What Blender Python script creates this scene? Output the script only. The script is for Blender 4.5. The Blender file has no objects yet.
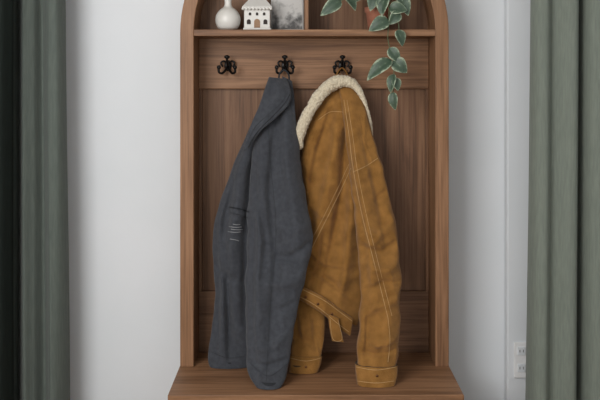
import bpy, math, random
from mathutils import Vector, noise, Matrix
from mathutils.bvhtree import BVHTree
random.seed(4)
D=3.0; F=900.0; CZ=1.44; HY=75.0; BENCH=0.467
CAM=Vector((0,-D,CZ))
def W(px,py,y):
    s=(D+y)/F
    return Vector(((px-300)*s, y, CZ-(py-HY)*s))
def lin(c):
    r=[]
    for v in c:
        v/=255.0
        r.append(v/12.92 if v<=0.04045 else ((v+0.055)/1.055)**2.4)
    return (r[0],r[1],r[2],1)
sc=bpy.context.scene
sc.view_settings.view_transform='Standard'

# ---------------------------------------------------------------- materials
def newmat(name,rough=0.6):
    m=bpy.data.materials.new(name); m.use_nodes=True
    nt=m.node_tree; b=nt.nodes['Principled BSDF']; b.inputs['Roughness'].default_value=rough
    return m,nt,b
def noisy(name,c1,c2,scale=(5,5,5),nscale=4,rough=0.7,bump=0.0,bscale=200,sheen=0,detail=4,metal=0,spec=None,lo=.35,hi=.65):
    m,nt,b=newmat(name,rough)
    tc=nt.nodes.new('ShaderNodeTexCoord'); mp=nt.nodes.new('ShaderNodeMapping'); mp.inputs['Scale'].default_value=scale
    nt.links.new(tc.outputs['Object'],mp.inputs['Vector'])
    n=nt.nodes.new('ShaderNodeTexNoise'); n.inputs['Scale'].default_value=nscale; n.inputs['Detail'].default_value=detail
    nt.links.new(mp.outputs['Vector'],n.inputs['Vector'])
    r=nt.nodes.new('ShaderNodeValToRGB'); r.color_ramp.elements[0].position=lo; r.color_ramp.elements[1].position=hi
    r.color_ramp.elements[0].color=lin(c1); r.color_ramp.elements[1].color=lin(c2)
    nt.links.new(n.outputs['Fac'],r.inputs['Fac']); nt.links.new(r.outputs['Color'],b.inputs['Base Color'])
    b.inputs['Metallic'].default_value=metal
    if spec is not None: b.inputs['Specular IOR Level'].default_value=spec
    if sheen:
        b.inputs['Sheen Weight'].default_value=sheen
        b.inputs['Sheen Roughness'].default_value=0.5
    if bump:
        n2=nt.nodes.new('ShaderNodeTexNoise'); n2.inputs['Scale'].default_value=bscale; n2.inputs['Detail'].default_value=3
        nt.links.new(tc.outputs['Object'],n2.inputs['Vector'])
        bp=nt.nodes.new('ShaderNodeBump'); bp.inputs['Strength'].default_value=bump; bp.inputs['Distance'].default_value=0.004
        nt.links.new(n2.outputs['Fac'],bp.inputs['Height']); nt.links.new(bp.outputs['Normal'],b.inputs['Normal'])
    return m
def wood(name,axis,c1,c2,c3):
    m,nt,b=newmat(name,0.5)
    b.inputs['Specular IOR Level'].default_value=0.3
    tc=nt.nodes.new('ShaderNodeTexCoord'); mp=nt.nodes.new('ShaderNodeMapping')
    s=[17,17,17]; s[axis]=0.8; mp.inputs['Scale'].default_value=s
    nt.links.new(tc.outputs['Object'],mp.inputs['Vector'])
    n=nt.nodes.new('ShaderNodeTexNoise'); n.inputs['Scale'].default_value=1.3; n.inputs['Detail'].default_value=8; n.inputs['Roughness'].default_value=0.68; n.inputs['Distortion'].default_value=0.7
    nt.links.new(mp.outputs['Vector'],n.inputs['Vector'])
    mp2=nt.nodes.new('ShaderNodeMapping'); s2=[170,170,170]; s2[axis]=4; mp2.inputs['Scale'].default_value=s2
    nt.links.new(tc.outputs['Object'],mp2.inputs['Vector'])
    n2=nt.nodes.new('ShaderNodeTexNoise'); n2.inputs['Scale'].default_value=1.0; n2.inputs['Detail'].default_value=3
    nt.links.new(mp2.outputs['Vector'],n2.inputs['Vector'])
    mx=nt.nodes.new('ShaderNodeMath'); mx.operation='MULTIPLY_ADD'; mx.inputs[1].default_value=0.45; 
    nt.links.new(n2.outputs['Fac'],mx.inputs[0]); 
    sb=nt.nodes.new('ShaderNodeMath'); sb.operation='SUBTRACT'; sb.inputs[1].default_value=0.225
    nt.links.new(n.outputs['Fac'],sb.inputs[0]); nt.links.new(sb.outputs[0],mx.inputs[2])
    r=nt.nodes.new('ShaderNodeValToRGB'); e=r.color_ramp.elements
    e[0].position=.34; e[0].color=lin(c1); e[1].position=.66; e[1].color=lin(c3)
    k=e.new(.5); k.color=lin(c2)
    nt.links.new(mx.outputs[0],r.inputs['Fac']); nt.links.new(r.outputs['Color'],b.inputs['Base Color'])
    bp=nt.nodes.new('ShaderNodeBump'); bp.inputs['Strength'].default_value=.15; bp.inputs['Distance'].default_value=.001
    nt.links.new(n2.outputs['Fac'],bp.inputs['Height']); nt.links.new(bp.outputs['Normal'],b.inputs['Normal'])
    return m
WC=((104,73,50),(132,96,68),(152,114,84))
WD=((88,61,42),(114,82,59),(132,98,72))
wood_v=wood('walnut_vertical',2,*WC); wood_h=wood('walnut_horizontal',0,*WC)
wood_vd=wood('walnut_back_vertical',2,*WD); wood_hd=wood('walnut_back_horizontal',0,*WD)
wall_m=noisy('wall_paint',(212,216,219),(216,219,222),nscale=.6,rough=0.9,bump=.04,bscale=90)
trim_m=noisy('trim_paint',(226,226,226),(230,230,230),nscale=2,rough=0.5)
floor_m=wood('floor_oak',1,(120,96,72),(150,122,94),(172,144,114))
ceil_m=noisy('ceiling_paint',(225,225,224),(230,230,229),rough=.9)
curt_l=noisy('curtain_green',(84,91,86),(92,99,93),scale=(60,60,6),nscale=3,rough=.9,bump=.15,bscale=500,sheen=.1,spec=.1)
curt_r=noisy('curtain_sage',(114,121,112),(123,130,120),scale=(60,60,6),nscale=3,rough=.9,bump=.15,bscale=500,sheen=.1,spec=.1)
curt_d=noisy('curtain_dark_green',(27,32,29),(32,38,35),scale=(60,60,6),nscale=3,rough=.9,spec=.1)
black_m=noisy('black_iron',(20,19,19),(30,28,27),rough=.4,metal=.6)
grey_m=noisy('charcoal_softshell',(57,59,64),(66,68,73),nscale=14,rough=.85,bump=.35,bscale=500,sheen=.15,detail=8,spec=.15)
grey_d=noisy('charcoal_lining',(28,30,34),(36,38,42),rough=.9)
greyst=noisy('charcoal_seam',(42,44,48),(48,50,54),rough=.9)
logo_m=noisy('logo_thread',(135,137,139),(160,161,161),rough=.8)
suede=noisy('tan_suede',(122,85,41),(147,105,55),nscale=6,rough=.9,bump=.5,bscale=240,sheen=.15,detail=10,spec=.1,lo=.3,hi=.7)
suede_d=noisy('brown_suede_edge',(108,74,38),(128,92,50),nscale=9,rough=.9,spec=.1)
lining=noisy('dark_lining',(52,36,22),(66,46,30),rough=.9)
thread=noisy('cream_thread',(176,144,98),(190,158,112),rough=.8)
sherpa=noisy('cream_sherpa',(186,172,146),(218,206,182),nscale=60,rough=1,bump=1.0,bscale=180,sheen=.2,detail=3)
copper=noisy('copper_rivet',(84,54,34),(112,74,46),rough=.35,metal=.8)
ceram=noisy('white_ceramic',(206,203,196),(214,211,205),rough=.35)
ceramd=noisy('ceramic_brown',(120,88,58),(140,104,70),rough=.5)
darkm=noisy('dark_opening',(40,34,30),(50,42,38),rough=.8)
terra=noisy('terracotta',(154,98,76),(172,114,90),nscale=8,rough=.8)
soil=noisy('soil',(44,32,24),(60,45,34),nscale=40,rough=1,bump=.6)
stem_m=noisy('stem_green',(72,88,60),(88,102,70),rough=.6)

# ---------------------------------------------------------------- helpers
def link(o): sc.collection.objects.link(o); return o
def meshobj(name,vs,fs,mat,smooth=False,parent=None):
    me=bpy.data.meshes.new(name); me.from_pydata([tuple(v) for v in vs],[],fs); me.validate(); me.update()
    if mat: me.materials.append(mat)
    if smooth:
        for p in me.polygons: p.use_smooth=True
    o=link(bpy.data.objects.new(name,me))
    if parent: o.parent=parent
    return o
def empty(name):
    return link(bpy.data.objects.new(name,None))
def box(name,x0,x1,y0,y1,z0,z1,mat,bev=0.002,parent=None):
    cx,cy,cz=(x0+x1)/2,(y0+y1)/2,(z0+z1)/2
    vs=[(x-cx,y-cy,z-cz) for x in(x0,x1) for y in(y0,y1) for z in(z0,z1)]
    fs=[(0,1,3,2),(4,6,7,5),(0,4,5,1),(2,3,7,6),(0,2,6,4),(1,5,7,3)]
    o=meshobj(name,vs,fs,mat,parent=parent); o.location=(cx,cy,cz)
    if bev:
        m=o.modifiers.new('bevel','BEVEL'); m.width=bev; m.segments=2
    return o
def catmull(pts,n):
    out=[]; k=len(pts)
    for i in range(n):
        t=i/(n-1)*(k-1); j=min(int(t),k-2); u=t-j
        p0=pts[max(j-1,0)];p1=pts[j];p2=pts[j+1];p3=pts[min(j+2,k-1)]
        out.append([0.5*((2*b)+(-a+c)*u+(2*a-5*b+4*c-d)*u*u+(-a+3*b-3*c+d)*u**3) for a,b,c,d in zip(p0,p1,p2,p3)])
    return out
def tube(name,pts,rad,mat,parent=None,seg=10,n=None,flat=1.0,smooth=True):
    n=n or max(8,len(pts)*6)
    if not isinstance(rad,(list,tuple)): rad=[rad]*len(pts)
    P=catmull([list(p)+[r] for p,r in zip(pts,rad)],n)
    vs=[];fs=[]; up=Vector((0,-1,0))
    for i,p in enumerate(P):
        a=Vector(P[max(i-1,0)][:3]); b=Vector(P[min(i+1,n-1)][:3]); t=(b-a).normalized()
        u=up if abs(t.dot(up))<.95 else Vector((1,0,0))
        s=t.cross(u).normalized(); w=s.cross(t).normalized()
        for k in range(seg):
            an=2*math.pi*k/seg
            vs.append(Vector(p[:3])+s*math.cos(an)*p[3]+w*math.sin(an)*p[3]*flat)
    for i in range(n-1):
        for k in range(seg):
            fs.append((i*seg+k,i*seg+(k+1)%seg,(i+1)*seg+(k+1)%seg,(i+1)*seg+k))
    fs.append(tuple(range(seg))[::-1]); fs.append(tuple((n-1)*seg+k for k in range(seg)))
    return meshobj(name,vs,fs,mat,smooth,parent)
def lathe(name,prof,loc,mat,parent=None,seg=40,noz=0):
    vs=[];fs=[]
    for r,z in prof:
        for k in range(seg):
            a=2*math.pi*k/seg; vs.append((r*math.cos(a),r*math.sin(a),z))
    for i in range(len(prof)-1):
        for k in range(seg):
            fs.append((i*seg+k,i*seg+(k+1)%seg,(i+1)*seg+(k+1)%seg,(i+1)*seg+k))
    fs.append(tuple(range(seg))[::-1]); fs.append(tuple((len(prof)-1)*seg+k for k in range(seg)))
    o=meshobj(name,vs,fs,mat,True,parent); o.location=loc
    return o
def ball(name,loc,r,mat,parent,sq=(1,1,1)):
    vs=[];fs=[];A=12;B=8
    for i in range(B+1):
        th=math.pi*i/B
        for k in range(A):
            a=2*math.pi*k/A; vs.append((r*sq[0]*math.sin(th)*math.cos(a)+loc[0],r*sq[1]*math.sin(th)*math.sin(a)+loc[1],r*sq[2]*math.cos(th)+loc[2]))
    for i in range(B):
        for k in range(A): fs.append((i*A+k,(i+1)*A+k,(i+1)*A+(k+1)%A,i*A+(k+1)%A))
    return meshobj(name,vs,fs,mat,True,parent)

# ---------------------------------------------------------------- room
WY=0.195
XL,XR=-1.75,1.75; YB=-4.2; CH=2.6
box('wall_back',XL-.1,XR+.1,WY,WY+.1,0,CH,wall_m,0)
box('wall_left',XL-.1,XL,YB,WY,0,CH,wall_m,0)
box('wall_right',XR,XR+.1,YB,WY,0,CH,wall_m,0)
box('floor',XL-.1,XR+.1,YB,WY+.1,-.1,0,floor_m,0)
box('ceiling',XL-.1,XR+.1,YB,WY+.1,CH,CH+.1,ceil_m,0)
xs=W(506,0,.165).x
box('wall_right_return',xs,XR,.150,WY,0,CH,wall_m,.006)
box('baseboard_left',XL,-.42,WY-.014,WY,0,.1,trim_m,.003)
box('baseboard_right',.52,xs,WY-.014,WY,0,.1,trim_m,.003)
# outlet
ol=empty('wall_outlet')
a=W(514,342,.145); b=W(535,378,.145)
box('plate',a.x,b.x,.142,.150,b.z,a.z,trim_m,.003,ol)
for i,pz in enumerate((351,368)):
    c=W(521.5,pz,.141)
    box('socket_%d'%i,c.x-.014,c.x+.014,.139,.144,c.z-.015,c.z+.015,wall_m,.004,ol)
    for sx in(-.006,.006): box('slot',c.x+sx-.001,c.x+sx+.001,.1382,.140,c.z-.004,c.z+.005,darkm,0,ol)

# ---------------------------------------------------------------- cabinet
cab=empty('arched_hall_tree_cabinet')
CX=.0483; RO=.448; T=.045; RI=RO-T; ZS=1.58; DB=.17
def arch(r,n=48): return [(CX+r*math.cos(math.pi*i/n),ZS+r*math.sin(math.pi*i/n)) for i in range(n+1)]
out=[(CX+RO,BENCH)]+arch(RO)+[(CX-RO,BENCH)]
inn=[(CX+RI,BENCH)]+arch(RI)+[(CX-RI,BENCH)]
n=len(out); vs=[];fs=[]
for (x,z) in out: vs.append((x,0,z))
for (x,z) in inn: vs.append((x,0,z))
for (x,z) in out: vs.append((x,.19,z))
for (x,z) in inn: vs.append((x,.19,z))
for i in range(n-1):
    fs+=[(i,i+1,n+i+1,n+i),(2*n+i,3*n+i,3*n+i+1,2*n+i+1),(i,2*n+i,2*n+i+1,i+1),(n+i,n+i+1,3*n+i+1,3*n+i)]
fs+=[(0,n,3*n,2*n),(n-1,3*n-1,4*n-1,2*n-1)]
o=meshobj('arch_frame',vs,fs,wood_v,parent=cab)
m=o.modifiers.new('bevel','BEVEL'); m.width=.002; m.segments=2; m.limit_method='ANGLE'
ai=arch(RI+.002); pts=[(CX+RI+.002,BENCH)]+ai+[(CX-RI-.002,BENCH)]; k=len(pts)
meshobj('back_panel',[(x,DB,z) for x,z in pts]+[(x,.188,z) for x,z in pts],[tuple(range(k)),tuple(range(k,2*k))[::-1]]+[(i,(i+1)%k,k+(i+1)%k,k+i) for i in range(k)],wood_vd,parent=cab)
zt=CZ-(29.5-75)/300; zb=CZ-(36-75)/300
box('shelf',CX-RI,CX+RI,.001,DB,zb,zt,wood_h,.0015,cab)
rt=W(0,38,.152).z; rb=W(0,89,.152).z
box('hook_rail',CX-RI,CX+RI,.150,DB,rb,rt,wood_h,.003,cab)
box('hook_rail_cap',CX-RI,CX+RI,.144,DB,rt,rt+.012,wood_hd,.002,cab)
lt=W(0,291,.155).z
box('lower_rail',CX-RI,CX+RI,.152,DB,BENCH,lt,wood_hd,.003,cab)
for s in(-1,1):
    xa=CX+s*RI; xb=CX+s*(RI-.012)
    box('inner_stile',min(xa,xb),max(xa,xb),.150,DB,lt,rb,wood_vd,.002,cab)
dx=W(306.5,0,.02).x
box('divider',dx-.007,dx+.007,.012,DB,zt,ZS+math.sqrt(RI**2-(dx-CX)**2)+.001,wood_v,.001,cab)
BF=-.263
box('bench_top',CX-RO-.003,CX+RO+.003,BF,.19,BENCH-.026,BENCH,wood_h,.003,cab)
for s in(-1,1):
    xa=CX+s*RO; xb=CX+s*(RO-.02)
    box('bench_side',min(xa,xb),max(xa,xb),BF+.012,.19,0,BENCH-.026,wood_v,.002,cab)
box('bench_back',CX-RO+.02,CX+RO-.02,.17,.19,0,BENCH-.026,wood_h,0,cab)
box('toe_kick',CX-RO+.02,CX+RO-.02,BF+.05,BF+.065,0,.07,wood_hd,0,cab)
box('bench_bottom',CX-RO+.02,CX+RO-.02,BF+.03,.17,.07,.09,wood_h,0,cab)
for s in(0,1):
    x0=CX-RO+.023+s*.427; 
    box('drawer_front',x0,x0+.421,BF+.012,BF+.03,.078,BENCH-.03,wood_h,.002,cab)
    ball('drawer_knob',(x0+.21,BF,.30),.013,black_m,cab)

# ---------------------------------------------------------------- hooks
for hx in (228,285,342):
    h=empty('coat_hook')
    c=W(hx,65,.148); s=.0034
    def q(dx_,dz_,y): return Vector((c.x+dx_*s,y,c.z+dz_*s))
    ball('backplate',(c.x,.1465,c.z-.002),.013,black_m,h,(1,.26,1.5))
    tube('upper_prong',[q(0,1,.144),q(0,0,.125),q(0,3,.110),q(0,7.5,.104)],[.005,.0042,.004,.0045],black_m,h,8)
    ball('upper_tip',q(0,8,.103),.0085,black_m,h,(1.2,1,.8))
    for sx in(-1,1):
        tube('lower_prong',[q(0,-1,.144),q(sx*2,-5,.128),q(sx*5,-8.5,.112),q(sx*8,-7.5,.104),q(sx*8.3,-3.5,.102)],[.005,.0045,.0042,.004,.0045],black_m,h,8)
        ball('lower_tip',q(sx*8.2,-2.5,.102),.0075,black_m,h)
        tube('scroll',[q(0,1,.143),q(sx*4,4,.137),q(sx*7,2,.135),q(sx*5,-2,.137)],.0032,black_m,h,6)

# ---------------------------------------------------------------- garments
FA=2.3
def seg_d(p,a,b):
    ax,ay=a;bx,by=b;dx_,dy_=bx-ax,by-ay;L=dx_*dx_+dy_*dy_
    t=0 if L==0 else max(0,min(1,((p[0]-ax)*dx_+(p[1]-ay)*dy_)/L))
    cr=(dx_*(p[1]-ay)-dy_*(p[0]-ax))
    return math.hypot(p[0]-ax-t*dx_,p[1]-ay-t*dy_)*(1 if cr>=0 else -1),t
def foldval(px,py,folds):
    v=0
    for pts,w,amp in folds:
        best=1e9;bt=0
        for i in range(len(pts)-1):
            d,t=seg_d((px,py),pts[i],pts[i+1])
            if abs(d)<abs(best): best=d; bt=(i+t)/(len(pts)-1)
        if abs(best)<4*w:
            # asymmetric flanks blended smoothly
            ww=w*(.98-.38*math.tanh(best/w*1.2))
            v+=FA*amp*math.exp(-(best/ww)**2)*(0.25+.75*math.sin(math.pi*min(1,max(0,.1+bt*.85))))
    return v
def part(name,st,mat,parent,folds=(),nr=150,nc=120,pw=.75,wr=.004,wf=9,seed=0,hem=True,lin_mat=None,edge=0.0):
    P=catmull([[l[0],l[1],r[0],r[1],y,th] for l,r,y,th in st],nr)
    vs=[];fs=[]
    rows=[]
    for i,(lx,ly,rx,ry,y,th) in enumerate(P):
        t=i/(nr-1)
        if edge:
            lx+=edge*noise.noise(Vector((ly/17,seed+.3,1)))*min(1,t*4); rx+=edge*noise.noise(Vector((ry/15,seed+.7,2)))*min(1,t*4)
        rows.append((lx,ly,rx,ry,y,th,1.0,t))
    if hem:
        lx,ly,rx,ry,y,th=P[-1]
        mx_,my_=(lx+rx)/2,(ly+ry)/2
        for sc_,up in((.94,-.3),(.9,2),(.86,8)):
            rows.append((mx_+(lx-mx_)*sc_,ly-up,mx_+(rx-mx_)*sc_,ry-up,y,th*(.8 if up>0 else .92),.5,1.0))
    for (lx,ly,rx,ry,y,th,am,t) in rows:
        for k in range(nc):
            a=2*math.pi*k/nc; ca,sa=math.cos(a),math.sin(a)
            u=.5-.5*ca
            px=lx+(rx-lx)*u; py=ly+(ry-ly)*u
            dy=-th*math.copysign(abs(sa)**pw,sa)
            yy=y+dy
            v=W(px,py,y); v.y=yy
            if sa>0:
                v.y-=foldval(px,py,folds)*min(1,sa*1.6)*am
            nz=noise.noise(Vector((px*wf/300+seed*7,py*wf/420,seed+dy*8)))
            q1=Vector((px*wf/130+seed*3,py*wf/170,seed+5))
            nz2=noise.noise(q1+Vector((nz,nz,0)))
            nz3=1-2*abs(noise.noise(q1*.55+Vector((3,9,nz*.6))))   # ridged creases
            v.y+=(nz*wr*1.5+nz2*wr*.6-(nz3**3)*wr*1.3)*min(1,abs(sa)*2)*am*math.sin(math.pi*min(1,.08+t*.88))
            v.x+=noise.noise(Vector((py*wf/300,seed+9,dy*10)))*wr*.5*min(1,3*t)
            if v.z<BENCH+.0015: v.z=BENCH+.0015+.0005*random.random()
            vs.append(v)
    R=len(rows)
    for i in range(R-1):
        for k in range(nc):
            fs.append((i*nc+k,(i+1)*nc+k,(i+1)*nc+(k+1)%nc,i*nc+(k+1)%nc))
    fs.append(tuple(range(nc))); fs.append(tuple((R-1)*nc+k for k in range(nc))[::-1])
    o=meshobj(name,vs,fs,mat,True,parent)
    if lin_mat:
        o.data.materials.append(lin_mat)
        for p in o.data.polygons[-(nc*2+2):]:
            p.material_index=1
    return o,(vs,fs)
def bvh(parts):
    V=[];Fc=[]
    for vs,fs in parts:
        b0=len(V); V+=vs; Fc+=[tuple(i+b0 for i in f) for f in fs]
    return BVHTree.FromPolygons(V,Fc)
def project(tree,pts,off=.0012,n=40):
    res=[]
    for p in catmull([list(q_) for q_ in pts],n):
        d=(W(p[0],p[1],0)-CAM).normalized()
        hit,nn,_,_=tree.ray_cast(CAM,d)
        if hit is None: continue
        res.append(hit-d*off)
    return res
def seam(name,tree,pts,r,mat,parent,off=.0011,n=90):
    res=project(tree,pts,off,n)
    run=[]
    runs=[]
    for p in res:
        if run and (p-run[-1]).length>.05: runs.append(run); run=[]
        run.append(p)
    runs.append(run)
    for q_ in runs:
        if len(q_)>3: tube(name,q_,r,mat,parent,6,len(q_))

# charcoal jacket
dj=empty('charcoal_softshell_jacket')
fA=[([(262,110),(240,170),(232,240),(236,330)],6,.010),([(268,120),(252,170),(246,240),(246,320)],5,-.010),([(220,215),(224,290),(222,350)],4,.008),([(228,280),(231,360)],4,-.009),
    ([(214,262),(228,276),(244,280)],3.5,-.005),([(236,180),(226,215),(222,250)],4,-.006)]
A,gA=part('body_panel',[((271,86),(285,86),.105,.012),((260,106),(286,106),.09,.02),((245,138),(288,138),.075,.03),((231,172),(292,172),.06,.036),
 ((218,208),(296,210),.05,.038),((213,232),(296,232),.045,.038),((213,265),(294,260),.038,.038),((215,295),(288,290),.028,.036),((212,328),(280,328),.018,.034),((208,356),(258,358),.008,.03),((212,369),(245,369),-.002,.024)],grey_m,dj,fA,seed=1,lin_mat=grey_d,edge=1.2)
fB=[([(286,110),(287,160),(296,215),(300,250)],7,.010),([(276,120),(270,190),(276,260),(270,340)],5,-.008),([(262,140),(260,220),(258,320),(262,372)],5,.008),
    ([(313,238),(292,254),(270,258)],4,-.007),([(306,270),(284,282),(262,280)],5,.006),([(310,224),(290,228),(276,222)],4,.005),([(292,325),(274,342),(256,344)],4,.005),
    ([(294,300),(276,308)],3,-.004),([(288,356),(268,362),(250,358)],3,-.004),([(258,190),(266,240),(262,290)],4,-.006)]
B,gB=part('sleeve_front',[((277,84),(288,84),.09,.012),((266,104),(292,103),.065,.020),((256,130),(297,128),.04,.03),((251,165),(301,163),.015,.038),
 ((248,205),(306,200),-.005,.042),((247,245),(313,236),-.035,.044),((246,280),(306,276),-.07,.044),((246,315),(297,312),-.10,.041),((246,348),(292,345),-.14,.038),((248,373),(287,372),-.17,.036),((257,388),(280,389),-.195,.028)],grey_m,dj,fB,seed=2,lin_mat=grey_d,edge=1.5)
C,gC=part('collar_flap',[((269,77),(287,79),.080,.016),((265,88),(291,91),.042,.018),((259,106),(289,104),.015,.014),((252,122),(276,118),-.004,.011),((247,138),(261,131),-.016,.009),((243,152),(249,148),-.010,.004)],grey_m,dj,[([(280,80),(278,96),(262,124)],3,.003),([(272,84),(270,100)],2.5,-.003)],nr=60,nc=50,seed=3,hem=False,wr=.002)
C2,gC2=part('collar_back',[((282,76),(292,81),.094,.009),((284,90),(294,94),.070,.010),((284,106),(295,108),.050,.010),((288,122),(296,124),.030,.006)],grey_m,dj,[],nr=40,nc=40,seed=13,hem=False,wr=.002)
tr=bvh([gA,gB,gC,gC2])
tube('hanging_loop',[W(281,88,.10),W(279,76,.098),W(284,70,.100),W(289,76,.098),W(288,90,.09)],.003,grey_d,dj,8)
seam('collar_edge',tr,[(290,94),(284,104),(272,117),(258,131),(248,147)],.0012,grey_d,dj)
seam('collar_stitch',tr,[(287,94),(281,103),(270,113),(256,126),(248,141)],.0007,greyst,dj)
seam('front_seam',tr,[(268,116),(270,160),(276,230),(270,310),(266,384)],.0009,greyst,dj,off=.0004)
seam('pocket_welt',tr,[(229,207),(240,209),(249,212)],.0020,grey_d,dj)
seam('pocket_welt',tr,[(230,213),(240,215),(248,218)],.0012,greyst,dj)
seam('cuff_seam',tr,[(249,362),(268,376),(287,364)],.0010,greyst,dj)
seam('hem_seam',tr,[(211,352),(228,358),(244,356)],.0010,greyst,dj)
for yy_,xa_,xb_ in ((224.5,233,240),(227,229,242),(229.5,231,243),(232,228,241)):
    seam('logo_embroidery',tr,[(xa_,yy_-.4),((xa_+xb_)/2,yy_+.3),(xb_,yy_)],.0010,logo_m,dj,n=16)
seam('logo_embroidery',tr,[(230,239),(236,240),(239,241)],.0009,logo_m,dj,n=16)

# suede jacket
sj=empty('suede_sherpa_jacket')
fD=[([(340,100),(332,160),(318,220),(308,260)],6,.009),([(330,110),(318,150),(310,190)],4,-.007),([(346,130),(342,190),(330,250),(322,290)],5,-.010),
    ([(350,150),(350,210),(344,270),(338,305)],5,.010),([(303,243),(325,262),(350,262)],4,.005),([(306,265),(330,280),(348,292)],3.5,-.006),([(304,200),(322,214),(334,212)],4,.005),
    ([(302,172),(316,182),(332,178)],3.5,-.005),([(324,225),(320,262),(312,284)],3.5,-.006)]
Dp,gD=part('body_panel',[((330,86),(352,84),.11,.015),((318,104),(362,100),.095,.028),((307,128),(369,125),.088,.036),((302,155),(374,150),.082,.042),((302,190),(378,190),.070,.046),
 ((303,228),(378,230),.060,.048),((303,258),(374,268),.045,.045),((300,280),(366,300),.028,.042),((297,290),(358,325),.018,.036)],suede,sj,fD,seed=4,lin_mat=lining,wr=.006,edge=1.5)
E,gE=part('sleeve_back',[((296,285),(322,285),.04,.02),((294,305),(326,310),.02,.026),((292,330),(324,334),-.005,.027),((291,352),(322,352),-.03,.026),((290,372),(317,371),-.05,.024)],suede,sj,[([(300,310),(304,340)],4,.006),([(296,335),(315,345)],4,-.005),([(312,312),(316,348)],3,-.005)],nr=70,seed=5,lin_mat=lining,wr=.005,edge=1.5)
fF=[([(350,110),(356,170),(368,230),(372,300)],5,.008),([(362,130),(376,190),(386,250)],5,-.006),([(400,238),(380,250),(360,244)],3.5,-.007),([(401,258),(382,268),(364,260)],4,.007),
    ([(400,280),(380,280),(360,290)],3,-.006),([(400,296),(384,300),(362,310)],3.5,.005),([(388,305),(386,360)],5,.006),([(368,310),(366,360)],4,-.006),([(358,335),(378,342),(398,334)],3.5,.005),
    ([(358,350),(378,352),(398,346)],2.5,-.005),([(394,218),(376,232),(362,226)],3.5,.006),([(388,188),(372,202)],3,-.005)]
Fp,gF=part('sleeve_front',[((338,86),(354,86),.085,.016),((342,108),(365,106),.055,.026),((346,140),(373,136),.025,.034),((350,175),(383,170),.0,.040),((354,210),(392,208),-.02,.042),
 ((357,245),(399,244),-.05,.042),((360,282),(400,282),-.075,.041),((360,315),(400,315),-.10,.039),((358,345),(398,346),-.128,.037),((357,364),(396,365),-.145,.036),((359,384),(393,385),-.168,.034)],suede,sj,fF,seed=6,lin_mat=lining,wr=.006,edge=2.2)
H,gH=part('waistband',[((296,284),(299,299),-.022,.010),((310,290),(309,305),-.034,.011),((325,298),(323,314),-.036,.011),((340,309),(337,327),-.030,.011),((353,318),(350,336),-.022,.010)],suede,sj,[],nr=60,nc=30,seed=7,hem=False,wr=.003)
K,gK=part('cuff_front',[((355,363),(397.5,364),-.146,.040),((355.5,372),(397.5,373),-.155,.040),((357,384),(395,385),-.168,.038)],suede,sj,[],nr=20,seed=8,wr=.002,lin_mat=lining)
L,gL=part('cuff_back',[((290,354),(322.5,355),-.032,.028),((289.5,363),(321,363),-.042,.028),((289,372),(318,372),-.051,.026)],suede,sj,[],nr=20,seed=9,wr=.002,lin_mat=lining)
M,gM=part('waist_tab',[((328,314),(339,318),-.054,.004),((329.5,328),(341,331),-.056,.004),((332,341),(344,342),-.054,.004)],suede,sj,[],nr=24,nc=24,seed=10,hem=False,wr=.001)
tr2=bvh([gD,gE,gF,gH,gK,gL,gM])
S=lambda pts,r=.0010,n=90: seam('stitching',tr2,pts,r*.85,thread,sj,n=n)
S([(351,168),(338,196),(322,228),(305,262)]); S([(349,164),(335,194),(319,226),(304,254)],.0008)
S([(344,100),(349,135),(353,168),(362,215),(374,262),(388,318)]); S([(347,100),(353,138),(357,168),(366,213),(378,262),(392,316)],.0008)
S([(353,172),(366,166),(378,158)],.0009)
S([(388,318),(390,340),(388,362)],.0008)
S([(297,287),(310,293),(325,301),(340,312),(352,321)],.0009); S([(300,297),(310,302),(323,311),(337,323),(349,332)],.0009)
S([(356,367),(376,370),(396,367)],.0009); S([(357,381),(376,383),(394,381)],.0009)
S([(290,358),(306,361),(321,358)],.0008); S([(330,318),(333,339),(342,339),(338,320)],.0008)
S([(318,120),(330,112),(343,112)],.0008)
for (bx_,by_) in((306,297),(332,314),(377,376),(306,367),(318,304)):
    r=project(tr2,[(bx_,by_),(bx_,by_)],0,2)
    if r: ball('rivet',r[0],.0046,copper,sj,(1,.5,1))
# sherpa collar
path=[(299,150,4,0),(299,138,5,0),(304,122,5.5,0),(312,107,5.5,0),(321,94,6,0),(331,85,6.5,0),(342,81,6,0),(353,84,4.5,0),(361,94,3,0),(366,108,2.4,0),(370,124,2.2,0),(371.5,138,1.6,0)]
ys=[.040,.036,.036,.04,.048,.055,.058,.058,.055,.05,.045,.045]
nn_=190; P=catmull([[a,b,r,y] for (a,b,r,_),y in zip(path,ys)],nn_); vs=[];fs=[];sg=44
for i,p in enumerate(P):
    a=P[max(i-1,0)];b=P[min(i+1,nn_-1)]; tx,ty=b[0]-a[0],b[1]-a[1]; L_=math.hypot(tx,ty); nx,ny=-ty/L_,tx/L_
    e=min(1,math.sqrt(min(i,nn_-1-i)/5+.02))*(1+.12*noise.noise(Vector((i*.09,3,1))))
    for k in range(sg):
        an=2*math.pi*k/sg
        r=p[2]*e
        v=W(p[0]+nx*r*math.cos(an),p[1]+ny*r*math.cos(an),p[3]); v.y-= r*.0032*math.sin(an)
        c0=W(p[0],p[1],p[3]); dn=(v-c0)
        f=noise.noise(v*150)*.2+noise.noise(v*380)*.16
        vs.append(c0+dn*(1+f))
for i in range(nn_-1):
    for k in range(sg): fs.append((i*sg+k,(i+1)*sg+k,(i+1)*sg+(k+1)%sg,i*sg+(k+1)%sg))
fs.append(tuple(range(sg))); fs.append(tuple((nn_-1)*sg+k for k in range(sg))[::-1])
meshobj('sherpa_collar',vs,fs,sherpa,True,sj)
tube('hanging_loop',[W(337,84,.10),W(337,74,.100),W(342,68,.102),W(347,74,.100),W(347,84,.10)],.003,suede_d,sj,8)

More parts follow.
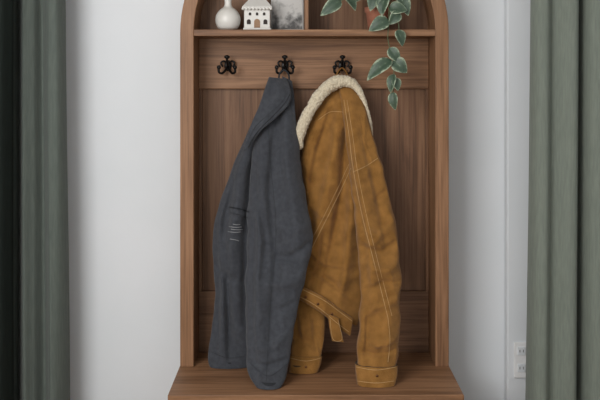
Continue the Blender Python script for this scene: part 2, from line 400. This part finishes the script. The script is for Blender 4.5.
# ---------------------------------------------------------------- shelf decor
zt+=.0005
pv=catmull([[.018,0],[.034,.008],[.0425,.028],[.041,.05],[.030,.068],[.015,.080],[.0115,.092],[.0125,.105],[.016,.112],[.0125,.111],[.009,.10],[.009,.085]],60)
x=W(228,0,.07).x
lathe('bottle_vase',pv,(x,.07,zt),ceram)
hs=empty('ceramic_house')
x0=W(243,0,.045).x; x1=W(271,0,.045).x; xc=(x0+x1)/2
box('house_body',x0+.003,x1-.003,.05,.12,zt,zt+.074,ceram,.004,hs)
box('house_base',x0,x1,.046,.124,zt,zt+.008,ceram,.003,hs)
e=.072; ov=.003
rv=[(x0-ov,.043,zt+e),(x1+ov,.043,zt+e),(x1+ov,.127,zt+e),(x0-ov,.127,zt+e),(x0-ov,.043,zt+e+.007),(x1+ov,.043,zt+e+.007),(x1+ov,.127,zt+e+.007),(x0-ov,.127,zt+e+.007),(xc-.02,.085,zt+e+.045),(xc+.02,.085,zt+e+.045)]
ro=meshobj('house_roof',rv,[(0,3,2,1),(0,1,5,4),(1,2,6,5),(2,3,7,6),(3,0,4,7),(4,5,9,8),(5,6,9),(6,7,8,9),(7,4,8)],ceram,parent=hs)
for i in range(9):
    ball('roof_bead',(x0+(x1-x0)*i/8,.043,zt+e),.005,ceram,hs)
def archpoly(nm,cx_,w,z0,h,y,mat):
    pts=[(cx_-w,z0),(cx_+w,z0)]+[(cx_+w*math.cos(math.pi*j/12),z0+h+w*math.sin(math.pi*j/12)) for j in range(13)]
    k=len(pts)
    meshobj(nm,[(a_,y,b_) for a_,b_ in pts]+[(a_,y+.006,b_) for a_,b_ in pts],[tuple(range(k)),tuple(range(k,2*k))[::-1]]+[(i,k+i,k+(i+1)%k,(i+1)%k) for i in range(k)],mat,parent=hs)
archpoly('door',xc,.010,zt+.008,.020,.0475,ceramd)
for s in(-1,1):
    archpoly('window',xc+s*.028,.0065,zt+.020,.010,.0478,darkm)
    archpoly('upper_window',xc+s*.024,.004,zt+.050,.006,.0478,darkm)
archpoly('upper_window',xc,.004,zt+.050,.006,.0478,darkm)

# picture
m,nt,b=newmat('mono_landscape_print',.5)
tc=nt.nodes.new('ShaderNodeTexCoord'); n1=nt.nodes.new('ShaderNodeTexNoise'); n1.inputs['Scale'].default_value=30; n1.inputs['Detail'].default_value=8
nt.links.new(tc.outputs['Object'],n1.inputs['Vector'])
sp=nt.nodes.new('ShaderNodeSeparateXYZ'); nt.links.new(tc.outputs['Object'],sp.inputs[0])
ma=nt.nodes.new('ShaderNodeMath'); ma.operation='MULTIPLY_ADD'; ma.inputs[1].default_value=3.0; nt.links.new(sp.outputs['Z'],ma.inputs[0]); nt.links.new(n1.outputs['Fac'],ma.inputs[2])
r=nt.nodes.new('ShaderNodeValToRGB'); e_=r.color_ramp.elements; e_[0].position=.24; e_[0].color=lin((70,68,66)); e_[1].position=.5; e_[1].color=lin((190,188,184))
k_=e_.new(.36); k_.color=lin((132,130,127))
nt.links.new(ma.outputs[0],r.inputs['Fac']); nt.links.new(r.outputs['Color'],b.inputs['Base Color'])
pc=empty('landscape_picture')
xa=W(271,0,.14).x; xb=W(303.5,0,.14).x
box('print',xa+.004,xb-.004,.139,.142,zt+.008,zt+.16,m,0,pc)
box('frame_backing',xa,xb,.1415,.15,zt,zt+.168,noisy('picture_mount',(200,198,194),(206,204,200)),.001,pc)

# ---------------------------------------------------------------- plant
pl=empty('potted_trailing_peperomia')
px_=W(377,0,.075).x
lathe('pot',[(.026,0),(.030,.002),(.038,.06),(.042,.062),(.043,.078),(.039,.079),(.037,.068),(.0365,.066)],(px_,.075,zt),terra,pl)
lathe('soil',[(.005,.0),(.0365,.001),(.0365,.004),(.002,.008)],(px_,.075,zt+.064),soil,pl)
m,nt,b=newmat('variegated_leaf',.5)
at=nt.nodes.new('ShaderNodeAttribute'); at.attribute_name='edge'
tc=nt.nodes.new('ShaderNodeTexCoord'); n1=nt.nodes.new('ShaderNodeTexNoise'); n1.inputs['Scale'].default_value=90; n1.inputs['Detail'].default_value=3
nt.links.new(tc.outputs['Object'],n1.inputs['Vector'])
ma=nt.nodes.new('ShaderNodeMath'); ma.operation='MULTIPLY_ADD'; ma.inputs[1].default_value=.6; nt.links.new(n1.outputs['Fac'],ma.inputs[0]); nt.links.new(at.outputs['Fac'],ma.inputs[2])
r=nt.nodes.new('ShaderNodeValToRGB'); e_=r.color_ramp.elements; e_[0].position=.15; e_[0].color=lin((120,136,114)); e_[1].position=1.0; e_[1].color=lin((160,172,148))
for ps,cc in((.32,(66,84,66)),(.6,(58,76,60)),(.85,(84,102,82)),(.95,(146,158,134))):
    q_=e_.new(ps); q_.color=lin(cc)
nt.links.new(ma.outputs[0],r.inputs['Fac']); nt.links.new(r.outputs['Color'],b.inputs['Base Color'])
leaf_m=m
lv=[];lf=[];le=[]
def leaf(bp,tp,wid,roll=0.0):
    bp=Vector(bp); tp=Vector(tp); ax=tp-bp; Ln=ax.length; ax.normalize()
    nrm=Vector((0,-1,.35)); nrm=(nrm-ax*nrm.dot(ax)).normalized()
    nrm=Matrix.Rotation(roll,3,ax)@nrm; sd=ax.cross(nrm)
    N=12;Mc=8; b0=len(lv)
    for i in range(N+1):
        t=i/N; w=wid*(max(0,math.sin(math.pi*t**.75))**.75)*(1-.12*t)
        if i==N: w=0
        for j in range(Mc+1):
            u=j/Mc*2-1
            p=bp+ax*Ln*t+sd*w*u+nrm*(.25*w*abs(u)-.22*Ln*t*t+.08*Ln*math.sin(math.pi*t))
            lv.append(p); le.append(max(abs(u),t**3 if t>.5 else 0)*.7)
    for i in range(N):
        for j in range(Mc):
            a_=b0+i*(Mc+1)+j; lf.append((a_,a_+1,a_+Mc+2,a_+Mc+1))
def stem(pts): 
    w=[W(*p) for p in pts]; tube('stem',w,.0014,stem_m,pl,6)
stem([(377,-2,.07),(381,-14,.04),(388,2,-.012),(389,20,-.022),(388,40,-.022),(393,60,-.022),(394,78,-.022),(393,94,-.022)])
stem([(375,-2,.07),(366,-14,.04),(350,-6,.0),(338,4,-.012)])
stem([(379,-2,.07),(392,-14,.03),(402,-2,.0)])
stem([(385,-6,.0),(396,10,-.02),(399,30,-.02),(397,40,-.022)])
LV=[((389,8,-.014),(407,9,-.03),8),((352,-5,0),(337,-12,-.02),8),((341,0,-.01),(321,14,-.03),8),((345,-4,-.008),(357,8,-.03),8),
 ((389,20,-.022),(369,29,-.034),9),((397,30,-.022),(404,45,-.034),7),((393,60,-.022),(407,72,-.036),9),((392,60,-.022),(366,77,-.04),9),
 ((394,74,-.022),(389,92,-.036),6),((393,92,-.022),(394,110,-.03),6),((389,48,-.022),(400,62,-.034),7),((379,-12,.03),(370,8,-.01),10),
 ((386,-4,0),(380,14,-.02),9),((400,-4,0),(409,14,-.02),8),((392,-14,.03),(410,-8,0),9),((366,-14,.04),(352,2,.0),8),((394,78,-.022),(399,90,-.034),6),
 ((372,-12,.05),(358,-24,.02),10),((378,-12,.05),(384,-30,.04),10),((385,-12,.05),(398,-28,.03),9),((374,-14,.07),(366,-36,.08),10),((399,12,-.02),(390,24,-.034),7)]
for (b_,t_,w_) in LV: leaf(W(*b_),W(*t_),w_*.0030,random.uniform(-.6,.6))
lo=meshobj('leaves',lv,lf,leaf_m,True,pl)
atr=lo.data.attributes.new('edge','FLOAT','POINT')
for i,v in enumerate(le): atr.data[i].value=v
sm=lo.modifiers.new('solid','SOLIDIFY'); sm.thickness=.0008

# ---------------------------------------------------------------- curtains
def curtain(name,px0,px1,y0,ctrl,mat,flare,ztop=2.36,zbot=.015,amp=1.0,seed=0):
    C_=catmull([list(c_) for c_ in ctrl],300)
    vs=[];fs=[];NZ=60
    for i in range(NZ+1):
        t=i/NZ; z=ztop+(zbot-ztop)*t
        for (px,yo) in C_:
            u=(px-px0)/(px1-px0)
            xo=flare(u,t)+1.2*noise.noise(Vector((u*5+seed,t*2.2,seed+4)))
            y=y0+yo*(.85+.45*t)+noise.noise(Vector((u*6+seed,t*1.2,seed)))*.014*amp
            s=(D+y0)/F
            vs.append(((px-300+xo)*s,y,z))
    nC=len(C_)
    for i in range(NZ):
        for k in range(nC-1): fs.append((i*nC+k,i*nC+k+1,(i+1)*nC+k+1,(i+1)*nC+k))
    o=meshobj(name,vs,fs,mat,True)
    sm=o.modifiers.new('solid','SOLIDIFY'); sm.thickness=.003
    return o
curtain('green_curtain',11,66,.02,[(66,.03),(65,.0),(60,-.03),(53,-.035),(47,-.005),(42,.01),(36,-.025),(28,-.04),(22,-.01),(16,.025),(11,.03),(4,.0),(-6,.0)],curt_l,lambda u,t:(-4+6*t)*max(0,u),seed=1)
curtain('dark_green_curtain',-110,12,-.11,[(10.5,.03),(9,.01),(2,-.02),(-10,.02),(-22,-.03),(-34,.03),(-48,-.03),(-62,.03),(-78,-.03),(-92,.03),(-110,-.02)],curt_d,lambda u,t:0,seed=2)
curtain('sage_curtain',529,700,-.02,[(531,.04),(530,.0),(534,-.03),(542,-.035),(549,-.005),(556,-.018),(565,-.04),(573,-.03),(578,.04),(580,.055),(583,.0),(588,-.04),(598,-.05),(608,-.03),(616,.03),(626,-.03),(640,-.03),(652,.03),(664,-.03),(680,.03),(694,-.03),(700,.0)],curt_r,lambda u,t:(6-8*t)*max(0,1-u*2),seed=3)
for nm,a_,b_ in(('curtain_rod',-130,75),('curtain_rod',520,715)):
    p0=W(a_,0,-.02);p1=W(b_,0,-.02)
    r_=empty(nm)
    tube('rod',[Vector((p0.x,-.02,2.385)),Vector((p1.x,-.02,2.385))],.012,black_m,r_,12,4)
    for q_ in(p0,p1): ball('finial',(q_.x,-.02,2.385),.022,black_m,r_)
    for q_ in(p0.x+.05,p1.x-.05): tube('bracket',[Vector((q_,-.02,2.385)),Vector((q_,.148,2.385))],.007,black_m,r_,8,4)

# ---------------------------------------------------------------- light
w=bpy.data.worlds.new('world'); sc.world=w; w.use_nodes=True
bg=w.node_tree.nodes['Background']; bg.inputs[0].default_value=(.95,.98,1,1); bg.inputs[1].default_value=1.15
def area(name,loc,size,sy,pw,target,col=(1,1,1)):
    l=bpy.data.lights.new(name,'AREA'); l.shape='RECTANGLE'; l.size=size; l.size_y=sy; l.energy=pw; l.color=col
    o=link(bpy.data.objects.new(name,l)); o.location=loc
    o.rotation_euler=(Vector(target)-o.location).to_track_quat('-Z','Y').to_euler(); return o
area('key_light',(-1.2,-2.5,1.9),1.1,1.3,48,(.15,0,1.0),(1,.99,.975))  # key lamp added at upper left, grazing so folds show; no window modelled
# ---------------------------------------------------------------- camera
cd=bpy.data.cameras.new('camera'); cd.sensor_width=36; cd.lens=36*F/600; cd.shift_y=(HY-200)/600
cam=link(bpy.data.objects.new('camera',cd)); cam.location=CAM; cam.rotation_euler=(math.pi/2,0,0)
sc.camera=cam
